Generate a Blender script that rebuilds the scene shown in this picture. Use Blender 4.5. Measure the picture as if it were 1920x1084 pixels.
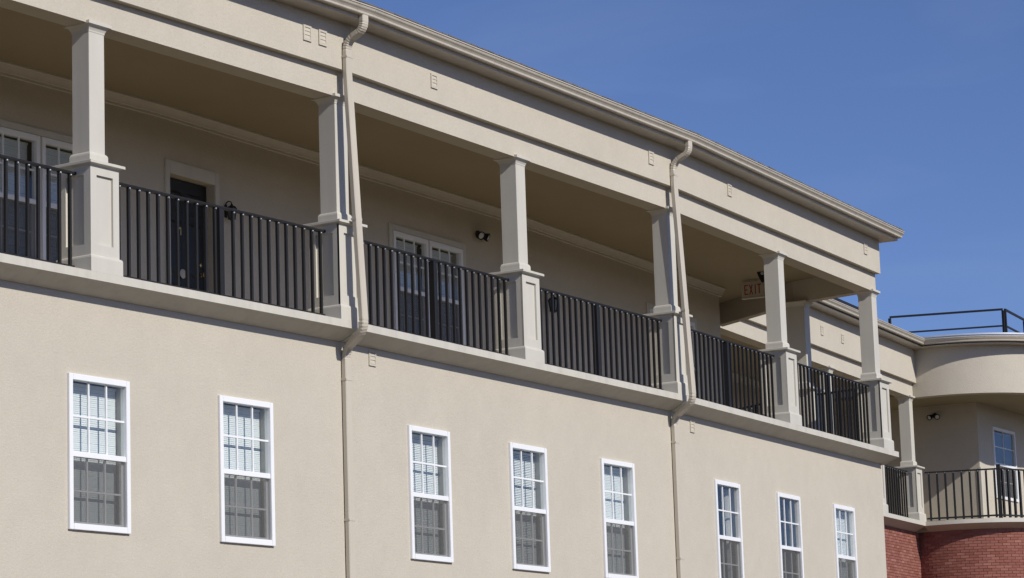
import bpy, bmesh, math, random
from mathutils import Vector, Matrix
random.seed(7)
R = math.radians
for o in list(bpy.data.objects): bpy.data.objects.remove(o)
scene = bpy.context.scene
COL = scene.collection

# ------------------------------------------------------------------ camera
ZL = 7.714                      # height of the balcony ledge above the ground
cam_d = bpy.data.cameras.new("camera"); cam = bpy.data.objects.new("camera", cam_d); COL.objects.link(cam)
cam_d.sensor_width = 36; cam_d.lens = 5410.3 / 1920 * 36
cam_d.clip_start = .5; cam_d.clip_end = 3000
r_ = Vector((0.55771901, -0.82940743, -0.03213758)); u_ = Vector((-0.12568808, -0.12266193, 0.98445749)); f_ = Vector((0.82045841, 0.54501135, 0.17265752))
m = Matrix((r_, u_, -f_)).transposed().to_4x4(); m.translation = Vector((-29.703, -22.451, 1.60))
cam.matrix_world = m
scene.camera = cam

# ------------------------------------------------------------------ sky and sun
SUN = Vector((-.155, -1.0, .68)).normalized()
SUN_EL = math.asin(SUN.z)
world = bpy.data.worlds.new("World"); scene.world = world; world.use_nodes = True
wn = world.node_tree; bg = wn.nodes['Background']
sky = wn.nodes.new('ShaderNodeTexSky'); sky.sky_type = 'NISHITA'; sky.sun_disc = False
sky.sun_elevation = SUN_EL; sky.sun_rotation = math.atan2(SUN.x, SUN.y)
sky.air_density = .7; sky.dust_density = .3; sky.ozone_density = 6.5; sky.altitude = 0
tint = wn.nodes.new('ShaderNodeMix'); tint.data_type = 'RGBA'; tint.blend_type = 'MULTIPLY'; tint.inputs[0].default_value = 1; tint.inputs[7].default_value = (1.20, 1.07, 1.18, 1)
wn.links.new(sky.outputs[0], tint.inputs[6])
tcw = wn.nodes.new('ShaderNodeTexCoord'); mpw = wn.nodes.new('ShaderNodeMapping'); mpw.inputs['Rotation'].default_value = (.3, .1, .4); mpw.inputs['Scale'].default_value = (2.2, 7, 26)
cn = wn.nodes.new('ShaderNodeTexNoise'); cn.inputs['Scale'].default_value = 1.3; cn.inputs['Detail'].default_value = 5; cn.inputs['Distortion'].default_value = .5
wn.links.new(tcw.outputs['Generated'], mpw.inputs[0]); wn.links.new(mpw.outputs[0], cn.inputs['Vector'])
cr = wn.nodes.new('ShaderNodeMapRange'); cr.inputs[1].default_value = .52; cr.inputs[2].default_value = .78; cr.inputs[3].default_value = 0; cr.inputs[4].default_value = .05
wn.links.new(cn.outputs[0], cr.inputs[0])
cl = wn.nodes.new('ShaderNodeMix'); cl.data_type = 'RGBA'; cl.inputs[7].default_value = (7.5, 8.2, 9.2, 1)      # thin high cirrus
wn.links.new(cr.outputs[0], cl.inputs[0]); wn.links.new(tint.outputs[2], cl.inputs[6])
wn.links.new(cl.outputs[2], bg.inputs[0]); bg.inputs[1].default_value = .088
sl = bpy.data.lights.new("sun", 'SUN'); sl.energy = 4.0; sl.angle = R(.53); sl.color = (1, .95, .875)
so = bpy.data.objects.new("sun", sl); COL.objects.link(so)
so.rotation_euler = (-SUN).to_track_quat('-Z', 'Y').to_euler(); so.location = (0, -30, 40)
vs = scene.view_settings; vs.view_transform = 'Standard'; vs.look = 'None'; vs.gamma = 1; vs.exposure = 0; vs.use_curve_mapping = False

# ------------------------------------------------------------------ materials
def new_mat(name):
    mt = bpy.data.materials.new(name); mt.use_nodes = True
    return mt, mt.node_tree, mt.node_tree.nodes['Principled BSDF']
def paint(name, col, rough=.6, var=.06, vscale=1.5, bump=.0, bscale=200., metal=0., spec=.5, streak=0.):
    mt, nt, p = new_mat(name); L = nt.links
    tc = nt.nodes.new('ShaderNodeNewGeometry')
    n1 = nt.nodes.new('ShaderNodeTexNoise'); n1.inputs['Scale'].default_value = vscale; n1.inputs['Detail'].default_value = 6; n1.inputs['Roughness'].default_value = .65
    mp = nt.nodes.new('ShaderNodeMapping'); L.new(tc.outputs['Position'], mp.inputs[0]); mp.inputs['Scale'].default_value = (1, 1, .45 if streak else 1)
    L.new(mp.outputs[0], n1.inputs['Vector'])
    mr = nt.nodes.new('ShaderNodeMapRange'); mr.inputs[1].default_value = .25; mr.inputs[2].default_value = .75
    mr.inputs[3].default_value = 1 - var; mr.inputs[4].default_value = 1 + var
    L.new(n1.outputs[0], mr.inputs[0])
    mul = nt.nodes.new('ShaderNodeMix'); mul.data_type = 'RGBA'; mul.blend_type = 'MULTIPLY'; mul.inputs[0].default_value = 1
    mul.inputs[6].default_value = (*col, 1); L.new(mr.outputs[0], mul.inputs[7])
    out = mul.outputs[2]
    if streak:
        n3 = nt.nodes.new('ShaderNodeTexNoise'); n3.inputs['Scale'].default_value = 1; n3.inputs['Detail'].default_value = 5
        mp3 = nt.nodes.new('ShaderNodeMapping'); mp3.inputs['Scale'].default_value = (7, 7, .35); L.new(tc.outputs['Position'], mp3.inputs[0]); L.new(mp3.outputs[0], n3.inputs['Vector'])
        m3 = nt.nodes.new('ShaderNodeMapRange'); m3.inputs[1].default_value = .45; m3.inputs[2].default_value = .75; m3.inputs[3].default_value = 1; m3.inputs[4].default_value = 1 - streak
        L.new(n3.outputs[0], m3.inputs[0])
        mu3 = nt.nodes.new('ShaderNodeMix'); mu3.data_type = 'RGBA'; mu3.blend_type = 'MULTIPLY'; mu3.inputs[0].default_value = 1
        L.new(out, mu3.inputs[6]); L.new(m3.outputs[0], mu3.inputs[7]); out = mu3.outputs[2]
    L.new(out, p.inputs['Base Color'])
    p.inputs['Roughness'].default_value = rough; p.inputs['Metallic'].default_value = metal; p.inputs['Specular IOR Level'].default_value = spec
    if bump:
        n2 = nt.nodes.new('ShaderNodeTexNoise'); n2.inputs['Scale'].default_value = bscale; n2.inputs['Detail'].default_value = 4; n2.inputs['Roughness'].default_value = .7
        L.new(tc.outputs['Position'], n2.inputs['Vector'])
        b = nt.nodes.new('ShaderNodeBump'); b.inputs['Strength'].default_value = bump; b.inputs['Distance'].default_value = .01
        L.new(n2.outputs[0], b.inputs['Height']); L.new(b.outputs[0], p.inputs['Normal'])
    return mt
def stucco_mat():
    mt = paint('stucco', (.522, .481, .402), .92, .03, .55, .6, 38., spec=.12)
    nt = mt.node_tree; L = nt.links; p = nt.nodes['Principled BSDF']
    src = p.inputs['Base Color'].links[0].from_socket
    geo = nt.nodes.new('ShaderNodeNewGeometry')
    for sc, lo, hi, det in ((26., .955, 1.04, 5), (3.0, .97, 1.025, 4), (.5, .975, 1.02, 3)):
        n = nt.nodes.new('ShaderNodeTexNoise'); n.inputs['Scale'].default_value = sc; n.inputs['Detail'].default_value = det; n.inputs['Roughness'].default_value = .75
        L.new(geo.outputs['Position'], n.inputs['Vector'])
        r = nt.nodes.new('ShaderNodeMapRange'); r.inputs[1].default_value = .3; r.inputs[2].default_value = .7; r.inputs[3].default_value = lo; r.inputs[4].default_value = hi; L.new(n.outputs[0], r.inputs[0])
        mu = nt.nodes.new('ShaderNodeMix'); mu.data_type = 'RGBA'; mu.blend_type = 'MULTIPLY'; mu.inputs[0].default_value = 1
        L.new(src, mu.inputs[6]); L.new(r.outputs[0], mu.inputs[7]); src = mu.outputs[2]
    L.new(src, p.inputs['Base Color'])
    return mt
M = {}
M['stucco'] = stucco_mat()
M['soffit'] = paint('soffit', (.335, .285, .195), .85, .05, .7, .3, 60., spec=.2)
M['trim'] = paint('trim_paint', (.562, .54, .475), .55, .05, 2.0, .06, 30., spec=.35, streak=.05)
M['gutter'] = paint('gutter_enamel', (.52, .475, .395), .38, .05, 3.0, .05, 20., spec=.5, streak=.12)
M['pipe'] = paint('downspout_enamel', (.545, .495, .405), .4, .04, 3.0, .05, 20., spec=.5, streak=.06)
M['black'] = paint('black_metal', (.012, .012, .013), .58, .2, 4.0, .05, 60., spec=.35)
M['vinyl'] = paint('white_vinyl', (.80, .81, .82), .4, .02, 3.0, spec=.4)
M['blind'] = paint('blind_slat', (.80, .83, .85), .6, .03, 2.0, spec=.3)
M['darkblind'] = paint('dark_blind_slat', (.20, .22, .23), .6, .05, 2.0, spec=.3)
M['curtain'] = paint('curtain_cloth', (.72, .71, .68), .9, .06, 9.0, .2, 40., spec=.1)
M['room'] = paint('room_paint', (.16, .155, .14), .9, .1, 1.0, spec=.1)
M['door'] = paint('door_paint', (.012, .013, .013), .45, .1, 2.0, spec=.4)
M['brass'] = paint('brass', (.62, .46, .2), .3, .05, 5.0, metal=1.0)
M['steel'] = paint('screw_steel', (.55, .56, .58), .35, .05, 9.0, metal=.7)
M['cream'] = paint('sign_cream', (.50, .46, .38), .6, .04, 3.0)
M['red'] = paint('sign_red', (.32, .035, .03), .5, .04, 3.0)
M['mortar'] = paint('mortar', (.25, .135, .108), .95, .1, 6.0, .5, 150., spec=.1)
M['roof'] = paint('shingle', (.16, .15, .14), .95, .25, 5.0, .6, 120., spec=.1)
M['flash'] = paint('metal_flashing', (.70, .70, .69), .32, .08, 3.0, .1, 12., metal=.6)
M['concrete'] = paint('lot_concrete', (.088, .068, .043), .95, .12, .25, .3, 30., spec=.15)
M['deck'] = paint('deck_concrete', (.40, .335, .24), .9, .12, 1.2, .2, 60., spec=.15)
M['smoked'] = paint('smoked_glass', (.09, .095, .10), .2, .03, 3.0, spec=.6)
M['ledge'] = paint('ledge_paint', (.555, .53, .462), .6, .07, 2.2, .08, 30., spec=.3, streak=.10)
M['lampglass'] = paint('lamp_glass', (.55, .58, .62), .2, .03, 3.0, spec=.6)
M['darkframe'] = paint('dark_frame', (.03, .03, .03), .5, .1, 3.0)

def brick_mat():
    mt, nt, p = new_mat('brick'); L = nt.links
    g = nt.nodes.new('ShaderNodeNewGeometry')
    w = nt.nodes.new('ShaderNodeTexWhiteNoise'); w.noise_dimensions = '1D'; L.new(g.outputs['Random Per Island'], w.inputs['W'])
    cr = nt.nodes.new('ShaderNodeValToRGB'); e = cr.color_ramp.elements
    e[0].position = 0; e[0].color = (.225, .085, .062, 1); e[1].position = 1; e[1].color = (.33, .155, .125, 1)
    for pos, c in ((.3, (.25, .10, .078, 1)), (.75, (.28, .115, .088, 1)), (.93, (.31, .14, .11, 1))):
        x = e.new(pos); x.color = c
    L.new(w.outputs[0], cr.inputs[0])
    n = nt.nodes.new('ShaderNodeTexNoise'); n.inputs['Scale'].default_value = 45; n.inputs['Detail'].default_value = 5; L.new(g.outputs['Position'], n.inputs['Vector'])
    mr = nt.nodes.new('ShaderNodeMapRange'); mr.inputs[3].default_value = .75; mr.inputs[4].default_value = 1.3; L.new(n.outputs[0], mr.inputs[0])
    mu = nt.nodes.new('ShaderNodeMix'); mu.data_type = 'RGBA'; mu.blend_type = 'MULTIPLY'; mu.inputs[0].default_value = 1
    L.new(cr.outputs[0], mu.inputs[6]); L.new(mr.outputs[0], mu.inputs[7]); L.new(mu.outputs[2], p.inputs['Base Color'])
    p.inputs['Roughness'].default_value = .9; p.inputs['Specular IOR Level'].default_value = .15
    b = nt.nodes.new('ShaderNodeBump'); b.inputs['Strength'].default_value = .4; b.inputs['Distance'].default_value = .01; L.new(n.outputs[0], b.inputs['Height']); L.new(b.outputs[0], p.inputs['Normal'])
    return mt
M['brick'] = brick_mat()

def glass_mat(name, tint, ior=1.5, gl=1.0):
    mt, nt, p = new_mat(name); L = nt.links; nt.nodes.remove(p)
    out = nt.nodes['Material Output']
    t = nt.nodes.new('ShaderNodeBsdfTransparent'); t.inputs[0].default_value = (*tint, 1)
    g = nt.nodes.new('ShaderNodeBsdfGlossy'); g.inputs['Roughness'].default_value = .01; g.inputs[0].default_value = (.95, .97, 1, 1)
    geo = nt.nodes.new('ShaderNodeNewGeometry')
    dt = nt.nodes.new('ShaderNodeVectorMath'); dt.operation = 'DOT_PRODUCT'; L.new(geo.outputs['Normal'], dt.inputs[0]); L.new(geo.outputs['Incoming'], dt.inputs[1])
    def mth(op, a, b=None):
        n = nt.nodes.new('ShaderNodeMath'); n.operation = op; L.new(a, n.inputs[0])
        if b is not None: n.inputs[1].default_value = b
        return n.outputs[0]
    ab = mth('ABSOLUTE', dt.outputs['Value']); inv = nt.nodes.new('ShaderNodeMath'); inv.operation = 'SUBTRACT'; inv.inputs[0].default_value = 1; L.new(ab, inv.inputs[1])
    sch = mth('ADD', mth('MULTIPLY', mth('POWER', inv.outputs[0], 5.), .95), .045)
    mm = nt.nodes.new('ShaderNodeMath'); mm.operation = 'MULTIPLY'; mm.inputs[1].default_value = gl; mm.use_clamp = True
    nz = nt.nodes.new('ShaderNodeTexNoise'); nz.inputs['Scale'].default_value = 1.6; L.new(geo.outputs['Position'], nz.inputs['Vector'])
    b = nt.nodes.new('ShaderNodeBump'); b.inputs['Strength'].default_value = .03; b.inputs['Distance'].default_value = .02; L.new(nz.outputs[0], b.inputs['Height']); L.new(b.outputs[0], g.inputs['Normal'])
    L.new(sch, mm.inputs[0])
    mx = nt.nodes.new('ShaderNodeMixShader'); L.new(mm.outputs[0], mx.inputs[0]); L.new(t.outputs[0], mx.inputs[1]); L.new(g.outputs[0], mx.inputs[2])
    L.new(mx.outputs[0], out.inputs[0])
    return mt
M['glass'] = glass_mat('window_glass', (.93, .945, .935), 1.5, .9)
def screen_mat():
    mt, nt, p = new_mat('insect_screen'); L = nt.links; out = nt.nodes['Material Output']
    t = nt.nodes.new('ShaderNodeBsdfTransparent')
    p.inputs['Base Color'].default_value = (.115, .112, .105, 1); p.inputs['Roughness'].default_value = .9; p.inputs['Specular IOR Level'].default_value = .2
    mx = nt.nodes.new('ShaderNodeMixShader'); mx.inputs[0].default_value = .55
    L.new(t.outputs[0], mx.inputs[1]); L.new(p.outputs[0], mx.inputs[2]); L.new(mx.outputs[0], out.inputs[0])
    return mt
M['screen'] = screen_mat()

# ------------------------------------------------------------------ mesh helpers
class MB:
    def __init__(s): s.v = []; s.f = []
    def poly(s, pts):
        b = len(s.v); s.v += [tuple(p) for p in pts]; s.f.append(tuple(range(b, b + len(pts)))); return s
    def box(s, x0, x1, y0, y1, z0, z1):
        b = len(s.v)
        s.v += [(x0, y0, z0), (x1, y0, z0), (x1, y1, z0), (x0, y1, z0), (x0, y0, z1), (x1, y0, z1), (x1, y1, z1), (x0, y1, z1)]
        s.f += [tuple(b + i for i in q) for q in ((0, 3, 2, 1), (4, 5, 6, 7), (0, 1, 5, 4), (1, 2, 6, 5), (2, 3, 7, 6), (3, 0, 4, 7))]
        return s
    def rings(s, rings, closed=True, caps=True):
        """loft between rings (lists of points, same count)"""
        b = len(s.v); n = len(rings[0])
        for r in rings: s.v += [tuple(p) for p in r]
        for i in range(len(rings) - 1):
            for j in range(n if closed else n - 1):
                k = (j + 1) % n
                s.f.append((b + i * n + j, b + i * n + k, b + (i + 1) * n + k, b + (i + 1) * n + j))
        if caps:
            s.f.append(tuple(b + j for j in reversed(range(n)))); s.f.append(tuple(b + (len(rings) - 1) * n + j for j in range(n)))
        return s
    def sq_lathe(s, prof):
        """square-section turning: prof = [(half width, z)]"""
        return s.rings([[(-h, -h, z), (h, -h, z), (h, h, z), (-h, h, z)] for h, z in prof])
    def lathe(s, prof, n=14, c=(0, 0, 0), axis='z'):
        rg = []
        for r, h in prof:
            ring = []
            for i in range(n):
                a = 2 * math.pi * i / n; p = (r * math.cos(a), r * math.sin(a), h)
                if axis == 'y': p = (p[0], p[2], p[1])
                if axis == 'x': p = (p[2], p[0], p[1])
                ring.append((p[0] + c[0], p[1] + c[1], p[2] + c[2]))
            rg.append(ring)
        return s.rings(rg)
    def tube(s, a, b, r, n=8):
        a, b = Vector(a), Vector(b); d = (b - a).normalized(); x = d.orthogonal().normalized(); y = d.cross(x)
        return s.rings([[p + x * r * math.cos(t) + y * r * math.sin(t) for t in [2 * math.pi * i / n for i in range(n)]] for p in (a, b)])
    def bar(s, a, b, w):
        a, b = Vector(a), Vector(b); d = (b - a).normalized(); x = d.cross(Vector((0, 0, 1)))
        x = x.normalized() if x.length > 1e-4 else Vector((1, 0, 0)); y = d.cross(x); h = w / 2
        return s.rings([[p - x * h - y * h, p + x * h - y * h, p + x * h + y * h, p - x * h + y * h] for p in (a, b)])
    def mesh(s, name, smooth=False, bevel=0.):
        me = bpy.data.meshes.new(name); me.from_pydata(s.v, [], s.f)
        bm = bmesh.new(); bm.from_mesh(me); bmesh.ops.recalc_face_normals(bm, faces=bm.faces)
        if bevel:
            ed = [e for e in bm.edges if len(e.link_faces) == 2 and e.calc_face_angle(0) > .6]
            bmesh.ops.bevel(bm, geom=ed, offset=bevel, segments=2, affect='EDGES', clamp_overlap=True)
        if smooth:
            for f in bm.faces: f.smooth = True
        bm.to_mesh(me); bm.free()
        if smooth: me.set_sharp_from_angle(angle=R(38))
        return me
def link(name, me, mt, parent=None, M_=None, label=None):
    if mt is not None and not me.materials: me.materials.append(mt)
    o = bpy.data.objects.new(name, me); COL.objects.link(o)
    if parent: o.parent = parent
    if M_ is not None: o.matrix_local = M_
    if label: o['label'] = label
    return o
def thing(name, label, cat, M_=None, group=None):
    o = bpy.data.objects.new(name, None); COL.objects.link(o); o.empty_display_size = .3
    if M_ is not None: o.matrix_local = M_
    o['label'] = label; o['category'] = cat
    if group: o['group'] = group
    return o

# ------------------------------------------------------------------ layout in plan
aB, aC, aD, LB = R(3.468), R(6.858), R(8.8), 9.34
ORG = {'A': Vector((0, 0, ZL)), 'B': Vector((0, 0, ZL)), 'C': Vector((LB * math.cos(aB), LB * math.sin(aB), ZL)), 'D': Vector((32.67, 7.87, ZL))}
ANG = {'A': 0, 'B': aB, 'C': aC, 'D': aD}
t1, t2 = math.tan(aB / 2), math.tan((aC - aB) / 2)
SPAN = {'A': (-11., 0., 0., t1), 'B': (0., LB, -t1, t2), 'C': (0., 9.5, -t2, 0.), 'D': (-16.9, .43, 0., 0.)}
def FM(fac, s=0., off=0., z=0., rot=0.):
    """frame on a facet: local x along the facade, local -y outwards, z up from the ledge"""
    B = Matrix.Translation(ORG[fac]) @ Matrix.Rotation(ANG[fac], 4, 'Z')
    return B @ Matrix.Translation((s, -off, z)) @ Matrix.Rotation(rot, 4, 'Z')

# ------------------------------------------------------------------ setting
g = MB().poly([(-900, -900, 0), (900, -900, 0), (900, 900, 0), (-900, 900, 0)])
go = link('ground', g.mesh('ground'), M['concrete']); go['kind'] = 'structure'

main = thing('apartment_building', 'long beige stucco apartment building with columned top floor balcony, nearest to the camera', 'building')
wing = thing('apartment_wing', 'far apartment wing with round balcony bay over red brick wall', 'building')

# sweeps along a facet; profile = [(off, z)], ends mitred to the bends
def sweep(fac, prof, name, mt, parent, s0=None, s1=None, gap=0., smooth=False, label=None, steps=1):
    S0, S1, m0, m1 = SPAN[fac]
    if s0 is not None: S0, m0 = s0, 0.
    if s1 is not None: S1, m1 = s1, 0.
    rg = []
    for k in range(steps + 1):
        u = k / steps
        rg.append([((1 - u) * (S0 + m0 * o + (gap if m0 else 0)) + u * (S1 + m1 * o - (gap if m1 else 0)), -o, z) for o, z in prof])
    b = MB().rings(rg)
    return link(name, b.mesh(name, smooth), mt, parent, FM(fac), label)

def wall_grid(fac, s0, s1, z0, z1, off, ops, name, mt, parent, depth=.22):
    """plane wall with rectangular openings (s0,s1,z0,z1) and their reveals"""
    xs = sorted({s0, s1, *[o[0] for o in ops], *[o[1] for o in ops]}); zs = sorted({z0, z1, *[o[2] for o in ops], *[o[3] for o in ops]})
    b = MB(); y = -off
    for i in range(len(xs) - 1):
        for j in range(len(zs) - 1):
            cx, cz = (xs[i] + xs[i + 1]) / 2, (zs[j] + zs[j + 1]) / 2
            if any(o[0] < cx < o[1] and o[2] < cz < o[3] for o in ops): continue
            b.poly([(xs[i], y, zs[j]), (xs[i + 1], y, zs[j]), (xs[i + 1], y, zs[j + 1]), (xs[i], y, zs[j + 1])])
    for (a, c, p, q) in ops:
        d = y + depth
        b.poly([(a, y, p), (a, d, p), (a, d, q), (a, y, q)]); b.poly([(c, y, p), (c, y, q), (c, d, q), (c, d, p)])
        b.poly([(a, y, p), (c, y, p), (c, d, p), (a, d, p)]); b.poly([(a, y, q), (a, d, q), (c, d, q), (c, y, q)])
    me = bpy.data.meshes.new(name); me.from_pydata(b.v, [], b.f)
    bm = bmesh.new(); bm.from_mesh(me); bmesh.ops.remove_doubles(bm, verts=bm.verts, dist=1e-5); bmesh.ops.recalc_face_normals(bm, faces=bm.faces); bm.to_mesh(me); bm.free()
    return link(name, me, mt, parent, FM(fac))

# ------------------------------------------------------------------ windows
cache = {}
def cached(key, fn):
    if key not in cache: cache[key] = fn()
    return cache[key]
def window(parent, Mx, W, H, blind='light', cols=3, rows=2, screen=True, room=True, name='window', label=None):
    """double-hung window; local origin at top left outer corner, x right, -y out, z up"""
    fw, fh = .066, .072; zm = -H * .516
    def frame():
        b = MB()
        b.box(0, fw, -.025, .07, -H, 0).box(W - fw, W, -.025, .07, -H, 0)
        b.box(fw, W - fw, -.025, .07, -fh, 0).box(fw, W - fw, -.028, .07, -H, -H + fh)
        return b.mesh('window_frame', bevel=.004)
    f = link(name, cached(('f', W, H), frame), M['vinyl'], parent, Mx, label)
    x0, x1 = fw, W - fw
    link('meeting_rail', cached(('mr', W, H), lambda: MB().box(x0, x1, -.012, .05, zm - .032, zm + .032).mesh('meeting_rail', bevel=.004)), M['vinyl'], f)
    for lower in (0, 1):
        zt, zb = (-fh, zm + .032) if not lower else (zm - .032, -H + fh)
        y = .022 if not lower else .052
        pw, ph = (x1 - x0) / cols, (zt - zb) / rows
        pane = cached(('p', W, H, lower, cols, rows), lambda: MB().box(.001, pw - .001, y, y + .004, .001, ph - .001).mesh('pane'))
        for i in range(cols):
            for j in range(rows):
                link('pane', pane, M['glass'], f, Matrix.Translation((x0 + i * pw, 0, zb + j * ph)))
        mv = cached(('mv', W, H, lower, cols, rows), lambda: MB().box(-.011, .011, y - .010, y + .012, zb, zt).mesh('muntin'))
        for i in range(1, cols): link('muntin', mv, M['vinyl'], f, Matrix.Translation((x0 + i * pw, 0, 0)))
        mh = cached(('mh', W, H, lower, cols, rows), lambda: MB().box(x0, x1, y - .009, y + .011, -.011, .011).mesh('muntin'))
        for j in range(1, rows): link('muntin', mh, M['vinyl'], f, Matrix.Translation((0, 0, zb + j * ph)))
        if lower:
            link('sash', cached(('sash', W, H), lambda: MB().box(x1 - .035, x1, y - .014, y + .02, zb, zt).box(x0, x1 - .035, y - .014, y + .02, zb, zb + .03).mesh('sash')), M['vinyl'], f)
            if screen:
                link('insect_screen', cached(('sc', W, H), lambda: MB().poly([(x0, .004, zb), (x1, .004, zb), (x1, .004, zt), (x0, .004, zt)]).mesh('insect_screen')), M['screen'], f)
    if blind.startswith('light') or blind == 'dark':
        def slats():
            b = MB(); n = int((H - .16) / .024)
            tilt = {'dark': .35, 'light': 1.36, 'light_b': 1.22, 'light_c': 1.08}[blind]
            for k in range(n):
                z = -.10 - .024 * k; jz = random.uniform(-.0015, .0015)
                dy, dz = .0125 * math.cos(tilt), .0125 * math.sin(tilt)
                b.box(.048, W - .048, .165, .1655, z - .011, z + .011)
                i0 = len(b.v) - 8
                for q in range(8):
                    x, yy, zz = b.v[i0 + q]; top = zz > z; yb = .165 + (dy if top else -dy) + (.0006 if yy > .1652 else 0)
                    b.v[i0 + q] = (x, yb, z + (dz if top else -dz) + jz)
            b.box(.046, W - .046, .15, .185, -.10, -.075)
            return b.mesh('blind')
        o = link('blind', cached(('bl', W, H, blind), slats), M['darkblind' if blind == 'dark' else 'blind'], f); o['kind'] = 'stuff'
    if blind == 'curtain':
        def drape(xa, xb, ph):
            b = MB(); n = 40; rg = []
            for z in (-.09, -.6, -1.1, -H + .08):
                rg.append([(xa + (xb - xa) * i / n, .17 + .022 * math.sin(i * 1.15 + ph + z * .5) + .01 * math.sin(i * .41 + z), z) for i in range(n + 1)])
            b.rings(rg, closed=False, caps=False); return b.mesh('curtain', smooth=True)
        link('curtain', drape(.08, .47, 0), M['curtain'], f); link('curtain', drape(.84, .97, 2), M['curtain'], f)
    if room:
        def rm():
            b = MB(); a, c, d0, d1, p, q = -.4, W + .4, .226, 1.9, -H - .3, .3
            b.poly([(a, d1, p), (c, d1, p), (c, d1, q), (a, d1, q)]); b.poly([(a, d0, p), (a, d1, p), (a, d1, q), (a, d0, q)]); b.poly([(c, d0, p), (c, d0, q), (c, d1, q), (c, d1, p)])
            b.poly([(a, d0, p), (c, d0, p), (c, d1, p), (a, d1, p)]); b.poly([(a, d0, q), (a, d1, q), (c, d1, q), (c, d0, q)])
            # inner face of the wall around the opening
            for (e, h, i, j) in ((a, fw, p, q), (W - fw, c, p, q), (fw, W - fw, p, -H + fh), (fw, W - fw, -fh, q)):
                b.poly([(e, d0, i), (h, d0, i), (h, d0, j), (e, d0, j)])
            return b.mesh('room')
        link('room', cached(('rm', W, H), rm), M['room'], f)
    return f

WW, WH, ZWT = 1.049, 1.80, -1.169
WINS = {'A': [(-7.92, 'light'), (-5.21, 'light'), (-2.51, 'light')], 'B': [(1.58, 'light_b'), (4.26, 'light_c'), (6.97, 'light')], 'C': [(1.66, 'curtain'), (4.37, 'dark'), (7.07, 'light_b')]}
WEND = {'A': 0., 'B': LB, 'C': 9.754}
for fac in 'ABC':
    ops = [(s + .04, s + WW - .04, ZWT - WH + .04, ZWT - .04) for s, _ in WINS[fac]]
    wall_grid(fac, SPAN[fac][0], WEND[fac], -ZL, -.20, 0., ops, 'wall', M['stucco'], main)
    for k, (s, bl) in enumerate(WINS[fac]):
        window(main, FM(fac, s, .012, ZWT), WW, WH, bl)
# end wall of the lower floors
b = MB().poly([(9.754, 0, -ZL), (9.754, 4.0, -ZL), (9.754, 4.0, -.2), (9.754, 0, -.2)])
link('wall', b.mesh('wall'), M['stucco'], main, FM('C'))

# ------------------------------------------------------------------ ledge, deck, beam, fascia, eaves
LEDGE = [(.307, 0), (.307, -.099), (.29, -.104), (.03, -.222), (-.2, -.235), (-.2, 0)]
BEAM = [(.18, 3.0), (.18, 3.36), (-.02, 3.36), (-.02, 3.46), (-.12, 3.46), (-.12, 3.0)]
FASC = [(.28, 3.347), (.28, 4.02), (-.01, 4.02), (-.01, 3.364), (.16, 3.364), (.16, 3.347)]
def gutter_prof(dz=0.): return [(.57, 4.03 + dz), (.645, 4.03 + dz), (.655, 4.04 + dz), (.658, 4.065 + dz), (.672, 4.085 + dz), (.692, 4.105 + dz), (.70, 4.125 + dz), (.70, 4.135 + dz), (.712, 4.137 + dz), (.712, 4.152 + dz), (.69, 4.152 + dz), (.688, 4.11 + dz), (.65, 4.07 + dz), (.575, 4.06 + dz)]
CEIL, WALLZ = 3.42, -3.0
CROWN = [(WALLZ + a, CEIL + c) for a, c in ((0, -.002), (.12, -.002), (.12, -.03), (.10, -.035), (.075, -.07), (.05, -.105), (.045, -.125), (.028, -.13), (.028, -.165), (0, -.17))]
WX = 9.456          # where the wall behind the balcony turns the corner
for fac in 'ABC':
    e = {'A': None, 'B': None, 'C': 9.926}[fac]
    sweep(fac, LEDGE, 'ledge', M['ledge'], main, s1=e, gap=.011)
    sweep(fac, BEAM, 'beam', M['stucco'], main, gap=.002)
    sweep(fac, FASC, 'fascia', M['stucco'], main, s1={'C': 9.53}.get(fac), gap=.003)
    sweep(fac, [(.28, 4.0), (.28, 3.985), (.57, 3.985), (.57, 4.0)], 'soffit', M['gutter'], main, s1={'C': 9.78}.get(fac))
    sweep(fac, [(.555, 4.001), (.57, 4.001), (.57, 4.14), (.555, 4.14)], 'fascia_board', M['gutter'], main, s1={'C': 9.78}.get(fac))
    sweep(fac, gutter_prof(), 'gutter', M['gutter'], main, s1={'C': 9.80}.get(fac), gap=.0015)
    dp = -9. if fac != 'C' else -3.3
    sweep(fac, [(.675, 4.155), (.675, 4.172), (-3.0, 4.90), (dp, 4.90), (dp, 4.05), (.56, 4.05), (.56, 4.14)], 'roof', M['roof'], main, s1={'C': 9.80}.get(fac))
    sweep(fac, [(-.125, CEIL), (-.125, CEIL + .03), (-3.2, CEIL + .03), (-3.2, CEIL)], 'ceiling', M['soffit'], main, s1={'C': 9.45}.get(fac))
    sweep(fac, [(-.201, -.235), (-.201, .09), (-3.2, .09), (-3.2, -.235)], 'deck', M['deck'], main, s1={'C': 9.75}.get(fac))
    sweep(fac, CROWN, 'crown_moulding', M['trim'], main, s1={'C': WX + .08}.get(fac), smooth=True)
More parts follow.
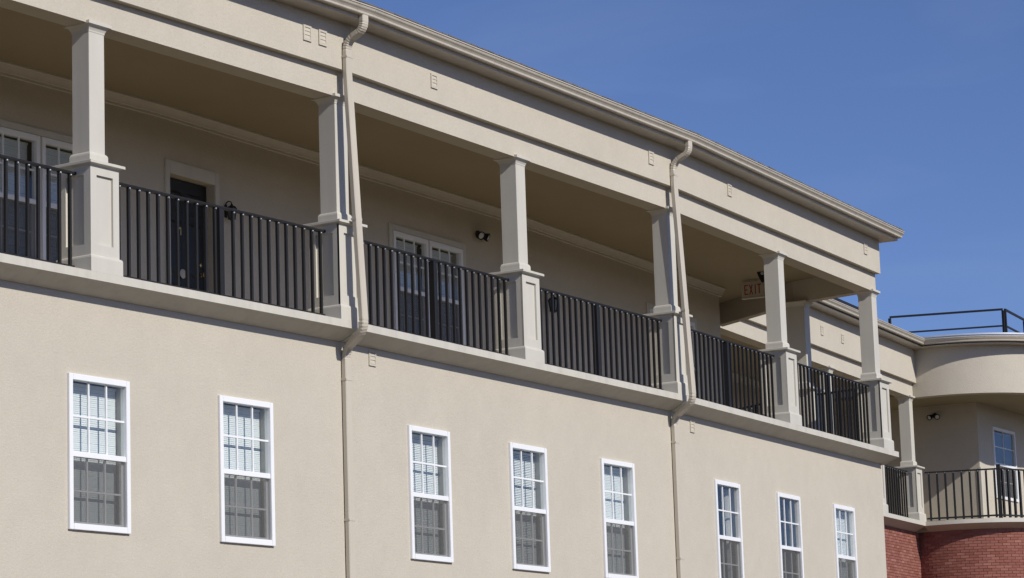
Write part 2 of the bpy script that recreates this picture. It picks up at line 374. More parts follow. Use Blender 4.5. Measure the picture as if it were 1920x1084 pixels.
# the end of the building beyond the wall corner: the walkway turns away to the rear
def prism(pts, z0, z1):
    return MB().rings([[(x, -o, z) for x, o in pts] for z in (z0, z1)])
E0, E1, E2 = (9.38, -.12), (9.78, -1.42), (11.26, -3.74)
link('deck', prism([(9.44, -3.201), (9.751, -.2), (10.0, -1.4), (11.5, -3.7), (11.0, -4.3), (9.44, -4.3)], -.235, .089).mesh('deck'), M['deck'], main, FM('C'))
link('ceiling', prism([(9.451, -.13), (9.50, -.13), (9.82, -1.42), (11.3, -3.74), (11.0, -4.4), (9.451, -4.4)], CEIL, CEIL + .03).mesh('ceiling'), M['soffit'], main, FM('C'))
link('ledge', MB().box(9.76, 9.925, -.19, 1.6, -.10, -.002).mesh('ledge'), M['trim'], main, FM('C'))
link('beam', prism([(9.27, -.122), (9.497, -.122), (9.90, -1.55), (9.66, -1.55)], 3.0, 3.45).mesh('beam'), M['stucco'], main, FM('C'))
link('beam', prism([(9.68, -1.552), (9.91, -1.552), (11.45, -3.78), (11.22, -3.78)], 3.0, 3.45).mesh('beam'), M['stucco'], main, FM('C'))
link('fascia', prism([(9.27, -.012), (9.529, -.012), (9.95, -1.5), (11.4, -3.6), (9.27, -3.6)], 3.452, 4.018).mesh('fascia'), M['stucco'], main, FM('C'))
link('soffit', prism([(9.53, .27), (9.775, .27), (10.2, -1.5), (11.6, -3.6), (11.40, -3.6), (9.951, -1.5)], 3.984, 4.0).mesh('soffit'), M['gutter'], main, FM('C'))
link('roof', prism([(9.801, .56), (10.2, -1.5), (11.6, -3.6), (9.801, -3.6)], 4.05, 4.15).mesh('roof'), M['roof'], main, FM('C'))

# wall behind the balcony
TW, TH, TZ = 1.01, 1.72, 2.56
TWIN = {'A': [-3.47], 'B': [6.03], 'C': [6.08]}
DOOR = (.339, 1.39)
for fac in 'ABC':
    ops = [(s + .03, s + 2 * TW + .01, TZ - TH + .04, TZ - .04) for s in TWIN[fac]]
    if fac == 'B': ops.append((DOOR[0], DOOR[1], .09, 2.50))
    S0 = SPAN[fac][0] - WALLZ * 0 ; s1 = {'A': .0, 'B': LB, 'C': WX}[fac]
    S0m = S0 + SPAN[fac][2] * WALLZ; s1m = s1 + (SPAN[fac][3] * WALLZ if fac != 'C' else 0)
    wall_grid(fac, S0m, s1m, .0, CEIL + .01, WALLZ, ops, 'wall', M['stucco'], main, .2)
    for s in TWIN[fac]:
        f1 = window(main, FM(fac, s, WALLZ + .012, TZ), TW, TH, 'light')
        f2 = window(main, FM(fac, s + TW + .04, WALLZ + .012, TZ), TW, TH, 'light')
        a, c = s - .01, s + 2 * TW + .05
        tr = MB().box(a - .10, a, -.03, .0, TZ - TH - .02, TZ + .10).box(c, c + .10, -.03, .0, TZ - TH - .02, TZ + .10).box(a, c, -.03, 0, TZ + .005, TZ + .10).box(s + TW, s + TW + .04, -.026, .0, TZ - TH, TZ)
        link('window_trim', tr.mesh('window_trim', bevel=.004), M['trim'], main, FM(fac, 0, WALLZ - .002, 0))
# back and side walls of the body behind
link('wall', MB().poly([(WX, 3.0, -ZL), (WX, 9, -ZL), (WX, 9, 4.0), (WX, 3.0, 4.0)]).mesh('wall'), M['stucco'], main, FM('C'))
link('wall', MB().poly([(-11, 0, -ZL), (-11, 9, -ZL), (-11, 9, 4.0), (-11, 3.0, 4.0), (-11, 3.0, 0), (-11, 0, 0)]).mesh('wall'), M['stucco'], main, FM('A'))

# entry door on the balcony
d0, d1 = DOOR
dr = link('door', MB().box(d0 + .005, d1 - .005, 0, .045, .10, 2.49).mesh('door'), M['door'], main, FM('B', 0, WALLZ - .13, 0))
for (px, pz, pw, ph) in ((.14, .28, .32, .72), (.59, .28, .32, .72), (.14, 1.14, .32, .76), (.59, 1.14, .32, .76), (.14, 2.02, .32, .30), (.59, 2.02, .32, .30)):
    link('door_panel', MB().rings([[(d0 + px, 0, pz), (d0 + px + pw, 0, pz), (d0 + px + pw, 0, pz + ph), (d0 + px, 0, pz + ph)], [(d0 + px + .04, -.014, pz + .04), (d0 + px + pw - .04, -.014, pz + .04), (d0 + px + pw - .04, -.014, pz + ph - .04), (d0 + px + .04, -.014, pz + ph - .04)]]).mesh('door_panel'), M['door'], dr)
link('knob', MB().lathe([(.03, 0), (.03, -.008), (.012, -.015), (.012, -.04), (.028, -.05), (.032, -.065), (.022, -.08), (.004, -.083)], 16, (d1 - .16, 0, 1.2), 'y').mesh('knob', True), M['brass'], dr)
link('deadbolt', MB().lathe([(.03, 0), (.03, -.012), (.02, -.02), (.004, -.022)], 16, (d1 - .17, 0, 1.34), 'y').mesh('deadbolt', True), M['brass'], dr)
link('door_knocker', MB().lathe([(.022, 0), (.026, -.012), (.014, -.03), (.003, -.034)], 12, (d0 + .40, 0, 1.80), 'y').box(d0 + .39, d0 + .41, -.03, 0, 1.70, 1.78).mesh('door_knocker', True), M['brass'], dr)
link('door_plaque', MB().lathe([(.065, -.016), (.068, -.02), (.06, -.026), (.004, -.028)], 20, (d0 + .45, 0, 1.16), 'y').mesh('door_plaque', True), M['cream'], dr)
tr = MB().box(d0 - .10, d0, -.03, 0, .1, 2.68).box(d1, d1 + .10, -.03, 0, .1, 2.68).box(d0, d1, -.03, 0, 2.50, 2.68)
link('door_trim', tr.mesh('door_trim', bevel=.004), M['trim'], main, FM('B', 0, WALLZ - .002, 0))

# ------------------------------------------------------------------ columns
WP, WC, WS, ZCAP, ZST = .493, .604, .267, 1.314, 2.926
def col_meshes():
    d = {}
    h = WS / 2
    d['column'] = MB().sq_lathe([(h, ZCAP + .10), (h, ZST + .01)]).mesh('shaft', bevel=.003)
    d['shaft_base'] = MB().sq_lathe([(h + .026, ZCAP + .001), (h + .026, ZCAP + .10), (h + .02, ZCAP + .122), (h + .006, ZCAP + .138), (h - .01, ZCAP + .142)]).mesh('shaft_base')
    d['capital'] = MB().sq_lathe([(h + .004, ZST - .02), (h + .006, ZST), (h + .016, ZST + .022), (h + .03, ZST + .045), (h + .05, ZST + .058), (h + .066, ZST + .06), (h + .066, ZST + .098), (h + .04, ZST + .10)]).mesh('capital')
    d['pedestal_cap'] = MB().sq_lathe([(WP / 2 + .004, ZCAP - .052), (WP / 2 + .02, ZCAP - .046), (WC / 2 - .006, ZCAP - .036), (WC / 2, ZCAP - .034), (WC / 2, ZCAP - .004), (WC / 2 - .004, ZCAP)]).mesh('pedestal_cap')
    p = WP / 2
    d['pedestal'] = MB().sq_lathe([(p - .030, .1), (p - .030, ZCAP - .03)]).mesh('pedestal')
    b = MB(); q = p - .030; st = .105
    for k in range(4):
        c0 = len(b.v)
        b.box(-p + .0005 * (k % 2), -p + st, -p, -q + .001, .12, ZCAP - .045).box(p - st, p - .0005 * (k % 2), -p, -q + .001, .12, ZCAP - .045)
        b.box(-p + st, p - st, -p, -q + .001, .12, .33).box(-p + st, p - st, -p, -q + .001, ZCAP - .16, ZCAP - .045)
        rot = Matrix.Rotation(k * math.pi / 2, 3, 'Z')
        for i in range(c0, len(b.v)): b.v[i] = tuple(rot @ Vector(b.v[i]))
    d['panel_frame'] = b.mesh('panel_frame')
    d['pedestal_base'] = MB().sq_lathe([(p + .029, -.0), (p + .029, .165), (p + .024, .185), (p + .010, .198), (p - .03, .203)]).mesh('pedestal_base')
    return d
CM = col_meshes()
def column(parent, Mx):
    c = link('column', CM['column'], M['trim'], parent, Mx)
    for k in ('shaft_base', 'capital', 'pedestal_cap', 'pedestal', 'panel_frame', 'pedestal_base'): link(k, CM[k], M['trim'], c)
    return c
CEN = .307 - (WP + .06) / 2 - .0015
COLS = [('A', -9.4, CEN, 0), ('A', -4.844, CEN, 0), ('A', -.085, CEN, 0), ('B', 4.586, CEN, 0), ('B', 9.343, CEN, 0), ('C', 4.705, CEN, 0), ('C', 9.415, CEN, 0)]
for fac, s, off, rt in COLS: column(main, FM(fac, s, off, .0015, rt))
# deeper pier at the turn of the walkway
pier = link('column', MB().box(-.134, .134, -.134, .42, 1.4, 2.94).mesh('shaft', bevel=.003), M['trim'], main, FM('C', 9.68, -1.43, .0015))
def ext(prof, dy):
    return MB().rings([[(-h, -h, z), (h, -h, z), (h, h + dy, z), (-h, h + dy, z)] for h, z in prof])
link('capital', ext([(.138, ZST - .02), (.16, ZST + .03), (.20, ZST + .06), (.20, ZST + .073)], .286).mesh('capital'), M['trim'], pier)
link('pedestal', ext([(.275, 0), (.275, .17), (.2465, .2), (.2465, ZCAP - .04), (.302, ZCAP - .034), (.302, ZCAP), (.16, ZCAP + .001), (.16, ZCAP + .1), (.13, ZCAP + .14)], .286).mesh('pedestal'), M['trim'], pier)

# ------------------------------------------------------------------ railings
RZ, BP = 1.207, .179
def bal_mesh(): return MB().box(-.017, .017, -.017, .017, .03, RZ - .035).mesh('baluster')
BAL = bal_mesh()
POST = MB().box(-.042, .042, -.042, .042, .0, RZ - .042).mesh('post')
def railing(parent, Mx, length, post=True, bottom=.07, pitch=BP, thick=1.):
    """local x along the rail from 0 to length"""
    top = MB()
    prof = [(-.030, -.02), (-.026, -.036), (.026, -.036), (.030, -.02), (.030, -.008), (.018, 0), (-.018, 0), (-.030, -.008)]
    top.rings([[(x, y, RZ + z) for y, z in prof] for x in (0, length)])
    r = link('railing', top.mesh('top_rail', bevel=0), M['black'], parent, Mx)
    link('bottom_rail', MB().box(0, length, -.02, .02, bottom - .02, bottom + .02).mesh('bottom_rail'), M['black'], r)
    n = max(2, round(length / pitch)); st = length / n; sc = MB()
    for k in range(n):
        x = (k + .5) * st
        if post and abs(x - length / 2) < st * .5:
            continue
        link('baluster', BAL, M['black'], r, Matrix.Translation((x, 0, 0)) @ Matrix.Diagonal((thick, thick, 1, 1)))
        sc.lathe([(.009, -.029), (.008, -.034), (.003, -.036)], 8, (x, 0, RZ - .05), 'y')
        sc.box(x - .01, x + .01, -.0295, -.018, RZ - .06, RZ - .04)
    if post:
        link('post', POST, M['black'], r, Matrix.Translation((length / 2, 0, 0)))
    o = link('screw_heads', sc.mesh('screw_heads'), M['steel'], r); o['kind'] = 'stuff'
    return r
RO = .03; PH = WP / 2
def rail_between(fac, sa, sb, parent, **kw): return railing(parent, FM(fac, sa + PH, RO, 0), sb - sa - 2 * PH, **kw)
rail_between('A', -9.4, -4.844, main)
rail_between('A', -4.844, -.085, main)
rail_between('B', .02, 4.586, main)
rail_between('B', 4.586, 9.343, main)
rail_between('C', .02, 4.705, main)
rail_between('C', 4.705, 9.415, main)
railing(main, FM('C', 9.43, CEN - PH - .005, 0, R(78)), .93, post=False)
railing(main, FM('C', 9.86, -2.0, 0, R(57)), 2.0, post=False)

# ------------------------------------------------------------------ downspouts
def tube_path(pts, w, d, corr=(), wx=Vector((1, 0, 0))):
    """rectangular pipe along pts, width along wx; corr = indices of points with ribbed elbows"""
    P = [Vector(p) for p in pts]; path = []; mode = []
    for i, p in enumerate(P):
        if 0 < i < len(P) - 1:
            a = (P[i - 1] - p).normalized(); c = (P[i + 1] - p).normalized(); ang = a.angle(c)
            t = min(.13, (P[i - 1] - p).length * .48, (P[i + 1] - p).length * .48) if i in corr else .03
            A, B = p + a * t, p + c * t; n = 13 if i in corr else 4
            for k in range(n):
                u = k / (n - 1); q = A.lerp(p, u).lerp(p.lerp(B, u), u); path.append(q); mode.append((1 if k % 2 else 0) if i in corr else 0)
        else: path.append(p); mode.append(0)
    rg = []
    for i, p in enumerate(path):
        t = (path[min(i + 1, len(path) - 1)] - path[max(i - 1, 0)]).normalized()
        x = (wx - t * wx.dot(t)).normalized(); y = t.cross(x); k = 1.0 if not mode[i] else .93
        hw, hd, cr = w / 2 * k, d / 2 * k, .012
        sec = [(-hw + cr, -hd), (hw - cr, -hd), (hw, -hd + cr), (hw, hd - cr), (hw - cr, hd), (-hw + cr, hd), (-hw, hd - cr), (-hw, -hd + cr)]
        rg.append([p + x * a + y * b for a, b in sec])
    return MB().rings(rg)
def downspout(fac, sb, label=None):
    W_, D_ = .125, .078
    pts = [(-.135, -.61, 4.05), (-.135, -.61, 3.855), (-.135, -.325, 3.725), (-.135, -.325, 3.30), (-.105, -.478, -.125), (.07, -.045, -.325), (.07, -.045, -ZL)]
    b = tube_path(pts, W_, D_, corr=(1, 2, 4, 5))
    o = link('downspout', b.mesh('downspout'), M['pipe'], main, FM(fac, sb), label)
    for (s, of, z) in ((-.135, .325, 3.52), (-.119, .405, 1.33), (.07, .045, -.72), (.07, .045, -2.55)):
        link('strap', MB().box(s - W_ / 2 - .004, s + W_ / 2 + .004, -of - D_ / 2 - .004, -of + D_ / 2 + .002, z - .014, z + .014).mesh('strap'), M['pipe'], o)
    return o
for fac, s in (('A', -.34), ('B', LB - .34), ('A', -6.4), ('B', 3.1), ('C', 2.9), ('C', 6.0)):
    link('gutter_seam', MB().rings([[(x, -o - .003, z - .002) for o, z in gutter_prof()[1:10]] + [(x, -o + .004, z) for o, z in reversed(gutter_prof()[1:10])] for x in (s, s + .035)]).mesh('gutter_seam'), M['gutter'], main, FM(fac))
downspout('A', 0.0)
downspout('B', LB)

# ------------------------------------------------------------------ small vents
def vent_mesh(w=.17, h=.205):
    b = MB(); f = .026
    b.box(0, f, -.017, .0, 0, h).box(w - f, w, -.017, 0, 0, h).box(f, w - f, -.017, 0, 0, f).box(f, w - f, -.017, 0, h - f, h)
    n = 3; st = (h - 2 * f) / n
    for k in range(n):
        z = f + k * st
        b.rings([[(x, -.013, z + .004), (x, -.006, z + st * .96), (x, -.001, z + st * .96), (x, -.009, z)] for x in (f, w - f)])
    b.poly([(f, -.0005, f), (w - f, -.0005, f), (w - f, -.0005, h - f), (f, -.0005, h - f)])
    return b.mesh('vent')
VENT = vent_mesh()
for fac, s, z, off in (('A', -.935, 3.683, .28), ('A', -.608, 3.685, .28), ('B', 2.06, 3.635, .28), ('B', 8.511, 3.681, .28), ('C', 2.215, 3.69, .28), ('C', 8.747, 3.703, .28), ('B', .755, -.36, 0.), ('C', .869, -.38, 0.)):
    link('vent', VENT, M['stucco'], main, FM(fac, s - .085, off + .001, z - .1))

# ------------------------------------------------------------------ shingle edge on the roof
def shingle_edge(fac, s0, s1, parent, dz=0.):
    b = MB(); s = s0
    while s < s1:
        w = .152; j = random.uniform(-.006, .006); t = random.uniform(.008, .02)
        b.box(s + .003, s + w - .003, -.688 - j, -.45, 4.173 + dz, 4.173 + dz + t); s += w
    # lift the rear so the tabs lie on the slope
    b.v = [(x, y, z + (.04 if y > -.5 else 0)) for x, y, z in b.v]
    o = link('shingle_edge', b.mesh('shingle_edge'), M['roof'], parent, FM(fac)); o['kind'] = 'stuff'
for fac in 'ABC': shingle_edge(fac, SPAN[fac][0], {'A': 0, 'B': LB, 'C': 9.78}[fac], main)

# ------------------------------------------------------------------ far wing
DZ = .17
sD0, sD1 = SPAN['D'][0], .43
CW7, CW8 = .2, -2.75
sweep('D', LEDGE, 'ledge', M['trim'], wing)
sweep('D', BEAM, 'beam', M['stucco'], wing, s1=.36)
sweep('D', [(o, z + (DZ if z > 3.9 else 0)) for o, z in FASC], 'fascia', M['stucco'], wing, s1=.46)
sweep('D', [(.28, 4.0 + DZ), (.28, 3.985 + DZ), (.57, 3.985 + DZ), (.57, 4.0 + DZ)], 'soffit', M['gutter'], wing, s1=.2)
sweep('D', gutter_prof(DZ), 'gutter', M['gutter'], wing, s1=.08)
sweep('D', [(.675, 4.155 + DZ), (.675, 4.172 + DZ), (.2, 4.20 + DZ), (-7, 4.3 + DZ), (-7, 4.05 + DZ), (.56, 4.05 + DZ), (.56, 4.14 + DZ)], 'roof', M['flash'], wing, s1=.3)
sweep('D', [(-.125, CEIL), (-.125, CEIL + .03), (-3.3, CEIL + .03), (-3.3, CEIL)], 'ceiling', M['soffit'], wing, s1=.39)
sweep('D', [(-.201, -.235), (-.201, .09), (-3.3, .09), (-3.3, -.235)], 'deck', M['deck'], wing, s1=9.)
sweep('D', CROWN, 'crown_moulding', M['trim'], wing, s1=3.0, smooth=True)
wall_grid('D', sD0, 9., 0., CEIL + .01, WALLZ, [(-9.2, -8.2, .1, 2.5)], 'wall', M['stucco'], wing)
link('door', MB().box(-9.2, -8.2, 3.12, 3.16, .1, 2.5).mesh('door'), M['door'], wing, FM('D'))
for s in (CW7, CW8, -5.70, -8.65): column(wing, FM('D', s, CEN, .0015))
rail_between('D', CW8, CW7, wing, post=False)
rail_between('D', -5.70, CW8, wing, post=False)
rail_between('D', -8.65, -5.70, wing, post=False)
def pxD(s, z): return FM('D', s, .281, z)
for s in (-6.6, -5.2): link('vent', VENT, M['stucco'], wing, FM('D', s, .281, 3.62))

# round bay
BO = Vector((35.56, 7.6, ZL)); BM_ = Matrix.Translation(BO)
TH1 = 270 + math.degrees(aD)      # the bay turns a quarter circle, then runs on along the wing
def arc(prof, th0, th1, n=40, ext=0.):
    b = MB(); rg = []
    for k in range(n + 1):
        t = R(th0 + (th1 - th0) * k / n); rg.append([(r * math.cos(t), r * math.sin(t), z) for r, z in prof])
    if ext: rg.append([(x + ext * math.cos(aD), y + ext * math.sin(aD), z) for x, y, z in rg[-1]])
    return b.rings(rg)
def bay(name, prof, mt, th0=178, smooth=True): return link(name, arc(prof, th0, TH1, ext=6.).mesh(name, smooth), mt, wing, BM_)
bay('ledge', [(2.46, -.002), (2.46, -.099), (2.445, -.104), (2.18, -.222), (1.6, -.236), (1.6, -.002)], M['trim'])
bay('fascia', [(2.50, 3.0), (2.50, 4.02 + DZ), (2.2, 4.02 + DZ), (2.2, 3.0)], M['stucco'], th0=176)
bay('soffit', [(2.50, 3.986 + DZ), (2.79, 3.986 + DZ), (2.79, 4.0 + DZ), (2.50, 4.0 + DZ)], M['gutter'], th0=172)
bay('gutter', [(r + 2.22, z) for r, z in gutter_prof(DZ - .002)], M['pipe'], th0=172)
bay('drip_edge', [(2.935, 4.178 + DZ), (2.945, 4.178 + DZ), (2.945, 4.215 + DZ), (2.80, 4.235 + DZ), (2.80, 4.225 + DZ), (2.935, 4.205 + DZ)], M['flash'], th0=173)
bay('roof_flashing', [(2.90, 4.156 + DZ), (2.90, 4.175 + DZ), (2.3, 4.30 + DZ), (.4, 4.34 + DZ), (.4, 4.16 + DZ)], M['flash'], th0=172)
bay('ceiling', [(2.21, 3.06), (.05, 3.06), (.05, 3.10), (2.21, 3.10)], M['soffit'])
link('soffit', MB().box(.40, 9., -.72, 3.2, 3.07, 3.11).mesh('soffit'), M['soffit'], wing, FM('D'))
bay('deck', [(1.62, -.236), (.05, -.236), (.05, .02), (1.62, .02)], M['deck'])
link('deck', MB().box(.62, 9., -.72, .2, -.23, .03).mesh('deck'), M['deck'], wing, FM('D'))
link('roof', MB().box(.5, 9., -.72, 7, 4.05 + DZ, 4.15 + DZ).mesh('roof'), M['flash'], wing, FM('D'))
# core walls of the bay
K = Vector((35.45, 7.2))
b = MB().poly([(K.x, K.y, ZL), (K.x - .45, 11.6, ZL), (K.x - .45, 11.6, ZL + 3.5), (K.x, K.y, ZL + 3.5)])
link('wall', b.mesh('wall'), M['stucco'], wing)
def face2():
    b = MB(); x0, x1, a, c, p, q = 0, 6., 1.02, 2.52, .80, 2.51
    for (e, h, i, j) in ((x0, a, 0, 3.5), (c, x1, 0, 3.5), (a, c, 0, p), (a, c, q, 3.5)): b.poly([(e, 0, i), (h, 0, i), (h, 0, j), (e, 0, j)])
    return b.mesh('wall')
F2 = Matrix.Translation((K.x, K.y, ZL)) @ Matrix.Rotation(R(4), 4, 'Z')
link('wall', face2(), M['stucco'], wing, F2)
link('corner_bead', MB().box(-.03, .03, -.03, .03, .1, 1.45).mesh('corner_bead'), M['trim'], wing, F2)
window(wing, F2 @ Matrix.Translation((.98, -.012, 2.55)), 1.58, 1.79, 'dark', cols=2, rows=2)
# bay railing in straight lengths between posts
def PB(th, r=2.33): t = R(th); return Vector((r * math.cos(t), r * math.sin(t), 0))
def chord(tha, thb, n_post):
    a, c = PB(tha), PB(thb); d = c - a; an = math.atan2(d.y, d.x)
    r = railing(wing, BM_ @ Matrix.Translation(a) @ Matrix.Rotation(an, 4, 'Z'), d.length, post=False, bottom=.08, pitch=.20, thick=1.45)
    link('post', cached('bp', lambda: MB().box(-.045, .045, -.045, .045, 0, RZ + .06).box(-.05, .05, -.05, .05, RZ + .06, RZ + .085).mesh('post')), M['black'], r, Matrix.Translation((d.length, 0, 0)))
chord(179, 223, 1); chord(223.6, TH1, 1)
railing(wing, BM_ @ Matrix.Translation(PB(TH1)) @ Matrix.Rotation(aD, 4, 'Z'), 5.8, post=False, bottom=.08, pitch=.20, thick=1.45)

# brick walls under the wing
def bricks_flat(s0, s1, z0, z1):
    b = MB(); bl, bh, j = .203, .0667, .010; z = z1; row = 0
    while z > z0:
        s = s0 - (bl / 2 if row % 2 else 0)
        while s < s1:
            a, c = max(s, s0), min(s + bl - j, s1)
            if c - a > .02:
                y = random.uniform(-.003, .002); b.box(a, c, -.012 + y, .02, z - bh + j, z)
            s += bl
        z -= bh; row += 1
    return b
def bricks_arc(rad, th0, th1, z0, z1, hole=None):
    b = MB(); bl, bh, j = .203, .0667, .010; z = z1; row = 0; L0, L1 = rad * R(th0), rad * R(th1)
    while z > z0:
        s = L0 - (bl / 2 if row % 2 else 0)
        while s < L1:
            a, c = max(s, L0), min(s + bl - j, L1)
            if c - a > .02 and not (hole and hole[0] < R(0) + (a + c) / 2 / rad < hole[1] and z - bh / 2 < hole[2]):
                r = rad + .012 + random.uniform(-.003, .003); pts = [(q / rad) for q in (a, c)]; i0 = len(b.v)
                ring = lambda zz: [((r if o else rad - .02) * math.cos(t), (r if o else rad - .02) * math.sin(t), zz) for t, o in ((pts[0], 1), (pts[1], 1), (pts[1], 0), (pts[0], 0))]
                b.rings([ring(z - bh + j), ring(z)])
            s += bl
        z -= bh; row += 1
    return b
ww = link('wall', MB().poly([(-6, 0, -ZL), (1.3, 0, -ZL), (1.3, 0, -.2), (-6, 0, -.2)]).mesh('wall'), M['mortar'], wing, FM('D'), 'red brick wall')
o = link('bricks', bricks_flat(-5.5, .9, -4.2, -.24).mesh('bricks'), M['brick'], ww); o['kind'] = 'stuff'
link('wall', MB().poly([(sD0, .0, -ZL), (-6, .0, -ZL), (-6, 0, -.2), (sD0, 0, -.2)]).mesh('wall'), M['stucco'], wing, FM('D'))
HOLE = (R(209), R(262), -1.47)
wb = link('wall', arc([(2.15, -ZL), (2.15, -.22), (2.0, -.22), (2.0, -ZL)], 160, TH1, 60, 6.).mesh('wall'), M['mortar'], wing, BM_, 'curved red brick wall')
o = link('bricks', bricks_arc(2.15, 168, TH1, -4.2, -.24, HOLE).mesh('bricks'), M['brick'], wb); o['kind'] = 'stuff'
link('window', arc([(2.20, -4.0), (2.20, -1.475), (2.155, -1.475), (2.155, -4.0)], 209, 262, 20).mesh('window'), M['darkframe'], wing, BM_, 'dark window head in the curved brick wall')

# guard rails on the roof of the wing
def guard(pts, parent, z0, z1, zm):
    b = MB(); o = None
    for i in range(len(pts) - 1):
        a, c = Vector((*pts[i], ZL)), Vector((*pts[i + 1], ZL))
        t = link('roof_guard_rail', MB().bar(a + Vector((0, 0, z1)), c + Vector((0, 0, z1)), .046).mesh('top_bar'), M['black'], parent)
        link('lower_bar', MB().bar(a + Vector((0, 0, zm)), c + Vector((0, 0, zm)), .038).mesh('lower_bar'), M['black'], t)
        for p in (a, c): link('post', MB().box(p.x - .028, p.x + .028, p.y - .028, p.y + .028, ZL + z0, ZL + z1 - .03).mesh('post'), M['black'], t)
guard([(32.91, 8.18), (33.83, 5.62)], wing, 4.3, 5.0, 4.6)
guard([(33.90, 5.60), (35.73, 5.91)], wing, 4.3, 5.0, 4.6)
t = link('roof_guard_rail', MB().bar((-14, -.2, 4.62), (-3.6, -.2, 4.62), .06).mesh('top_bar'), M['black'], wing, FM('D'))
for s in (-13.9, -11.4, -8.8, -6.2, -3.7): link('post', MB().box(s - .025, s + .025, -.225, -.175, 4.3, 4.6).mesh('post'), M['black'], t)

# ------------------------------------------------------------------ fixtures: each a thing of its own
def floodlight(Mx, label):
    t = thing('floodlight', label, 'floodlight', Mx, 'floodlights on the balcony walls')
    link('back_plate', MB().lathe([(.065, 0), (.065, -.02), (.05, -.03), (.02, -.032)], 18, (0, 0, 0), 'y').mesh('back_plate', True), M['black'], t)
    for sx in (-1, 1):
        ax = Vector((.35 * sx, -.85, -.42)).normalized(); c = Vector((.075 * sx, -.06, -.015))
        hd = MB(); x = ax.orthogonal().normalized(); y = ax.cross(x); rg = []
        for r, h in ((.012, -.05), (.03, -.045), (.04, -.01), (.062, .05), (.07, .085), (.07, .10), (.058, .10), (.05, .07)):
            rg.append([c + ax * h + x * r * math.cos(a) + y * r * math.sin(a) for a in [2 * math.pi * i / 18 for i in range(18)]])
        h_ = link('lamp_head', hd.rings(rg).mesh('lamp_head', True), M['black'], t)
        rg = [[c + ax * h + x * r * math.cos(a) + y * r * math.sin(a) for a in [2 * math.pi * i / 16 for i in range(16)]] for r, h in ((.056, .085), (.045, .096), (.02, .104), (.003, .105))]
        link('bulb', MB().rings(rg).mesh('bulb', True), M['lampglass'], h_)
    link('arm', MB().tube((-.075, -.055, -.012), (.075, -.055, -.012), .012).tube((0, -.02, 0), (0, -.06, -.012), .014).mesh('arm', True), M['black'], t)
    return t
floodlight(FM('B', 8.62, WALLZ + .002, 2.89), 'black twin head floodlight on the shaded wall to the right of the balcony double window')
floodlight(Matrix.Translation((35.325, 8.27, ZL + 2.82)) @ Matrix.Rotation(R(-84), 4, 'Z'), 'small black floodlight on the wall inside the round bay at far right')
def lantern(Mx, label):
    t = thing('wall_lantern', label, 'wall lantern', Mx, 'lanterns on the balcony wall')
    link('back_plate', MB().box(-.045, .045, -.015, 0, -.16, .10).mesh('back_plate', bevel=.005), M['black'], t)
    arm = MB(); pr = None
    for k in range(9):
        a = R(180 * k / 8); p = (0, -.08 + .07 * math.cos(a), .10 + .06 * math.sin(a))
        if pr: arm.tube(pr, p, .012, 6)
        pr = p
    link('arm', arm.mesh('arm', True), M['black'], t)
    link('lantern_roof', MB().lathe([(.01, .11), (.02, .10), (.025, .075), (.075, .045), (.095, .02), (.095, .01), (.01, .008)], 4 * 4, (0, -.15, 0)).mesh('lantern_roof'), M['black'], t)
    b = MB()
    for sx in (-1, 1):
        for sy in (-1, 1): b.bar((.07 * sx, -.15 + .07 * sy, .012), (.045 * sx, -.15 + .045 * sy, -.20), .016)
    b.box(-.055, .055, -.205, -.095, -.215, -.195).box(-.025, .025, -.175, -.125, -.235, -.215)
    link('lantern_frame', b.mesh('lantern_frame'), M['black'], t)
    link('glass_body', MB().rings([[(h * a, -.15 + h * c, z) for a, c in ((-1, -1), (1, -1), (1, 1), (-1, 1))] for h, z in ((.062, .008), (.039, -.194))]).mesh('glass_body'), M['smoked'], t)
lantern(FM('B', 1.66, WALLZ + .002, 2.19) @ Matrix.Scale(.72, 4), 'black wall lantern on the shaded balcony wall beside the dark door')
lantern(FM('C', 1.84, WALLZ + .002, 2.11) @ Matrix.Scale(.9, 4), 'black wall lantern half hidden behind the railing, right of the third column')

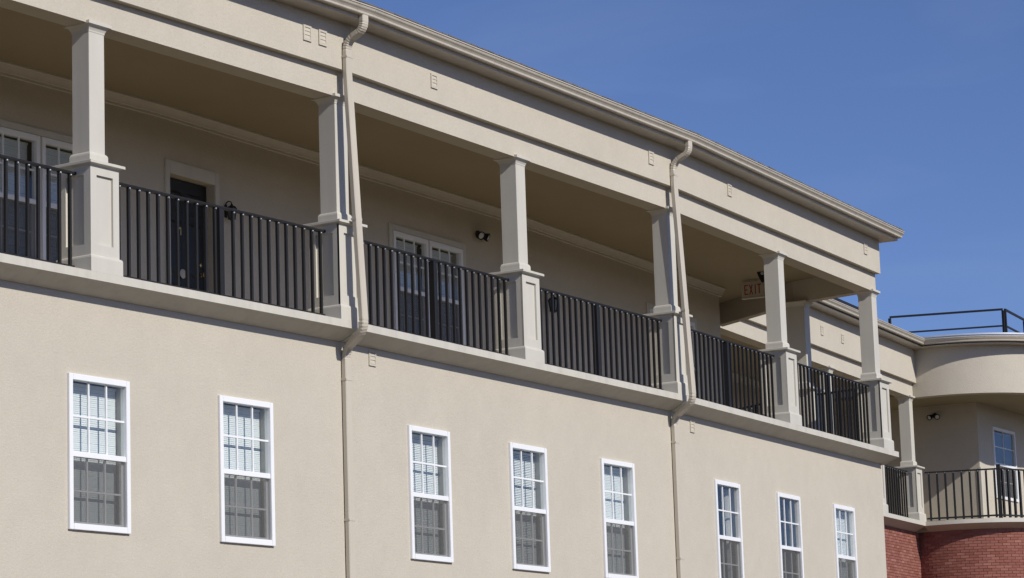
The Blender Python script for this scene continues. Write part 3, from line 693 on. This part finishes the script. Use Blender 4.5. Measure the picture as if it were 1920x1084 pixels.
# exit sign under the balcony ceiling
ex = thing('exit_sign', 'cream exit sign with red letters hanging from the balcony ceiling', 'exit sign', FM('C', 9.0, -2.1, CEIL - .002, R(-90)))
hs = link('sign_box', MB().box(-.225, .225, -.035, .035, -.34, -.03).box(-.235, .235, -.045, .045, -.36, -.335).mesh('sign_box', bevel=.004), M['cream'], ex)
link('sign_mount', MB().box(-.05, .05, -.02, .02, -.035, .0).mesh('sign_mount'), M['cream'], ex)
def letters():
    b = MB(); y0, y1 = -.040, -.034; h, w, t = .19, .075, .020; z = -.285; x = -.165
    def bx(a, c, p, q): b.box(x + a, x + c, y0, y1, z + p, z + q)
    bx(0, t, 0, h); bx(t, w, 0, t); bx(t, w, h - t, h); bx(t, w * .85, h / 2 - t / 2, h / 2 + t / 2)
    x += .098
    for s in (1, -1):
        i0 = len(b.v); xa, xb = (0, w - t * .9) if s == 1 else (w - t * .9, 0)
        yy0, yy1 = (y0, y1) if s == 1 else (y0 - .0006, y1 - .0006)
        b.rings([[(x + xa, yy0, z), (x + xa + t, yy0, z), (x + xa + t, yy1, z), (x + xa, yy1, z)], [(x + xb, yy0, z + h), (x + xb + t, yy0, z + h), (x + xb + t, yy1, z + h), (x + xb, yy1, z + h)]])
    x += .098; bx(w / 2 - t / 2 - .01, w / 2 + t / 2 - .01, 0, h)
    x += .07; bx(w / 2 - t / 2, w / 2 + t / 2, 0, h - t); bx(-.002, w + .002, h - t, h)
    return b.mesh('lettering')
link('lettering', letters(), M['red'], hs)
# emergency lamp behind the fifth column
em = thing('emergency_lamp', 'small dark emergency lamp at the ceiling beside the exit sign', 'lamp', FM('C', 8.35, -1.64, CEIL - .002, R(-70)))
link('lamp_body', MB().rings([[(-.10, -.05, 0), (.10, -.05, 0), (.10, .05, 0), (-.10, .05, 0)], [(-.08, -.05, -.06), (.08, -.05, -.06), (.08, .03, -.06), (-.08, .03, -.06)], [(-.02, -.03, -.20), (.02, -.03, -.20), (.02, .0, -.20), (-.02, .0, -.20)]]).mesh('lamp_body'), M['black'], em)
link('lamp_lens', MB().lathe([(.03, -.05), (.028, -.06), (.004, -.064)], 12, (0, 0, -.03), 'y').mesh('lamp_lens', True), M['lampglass'], em)
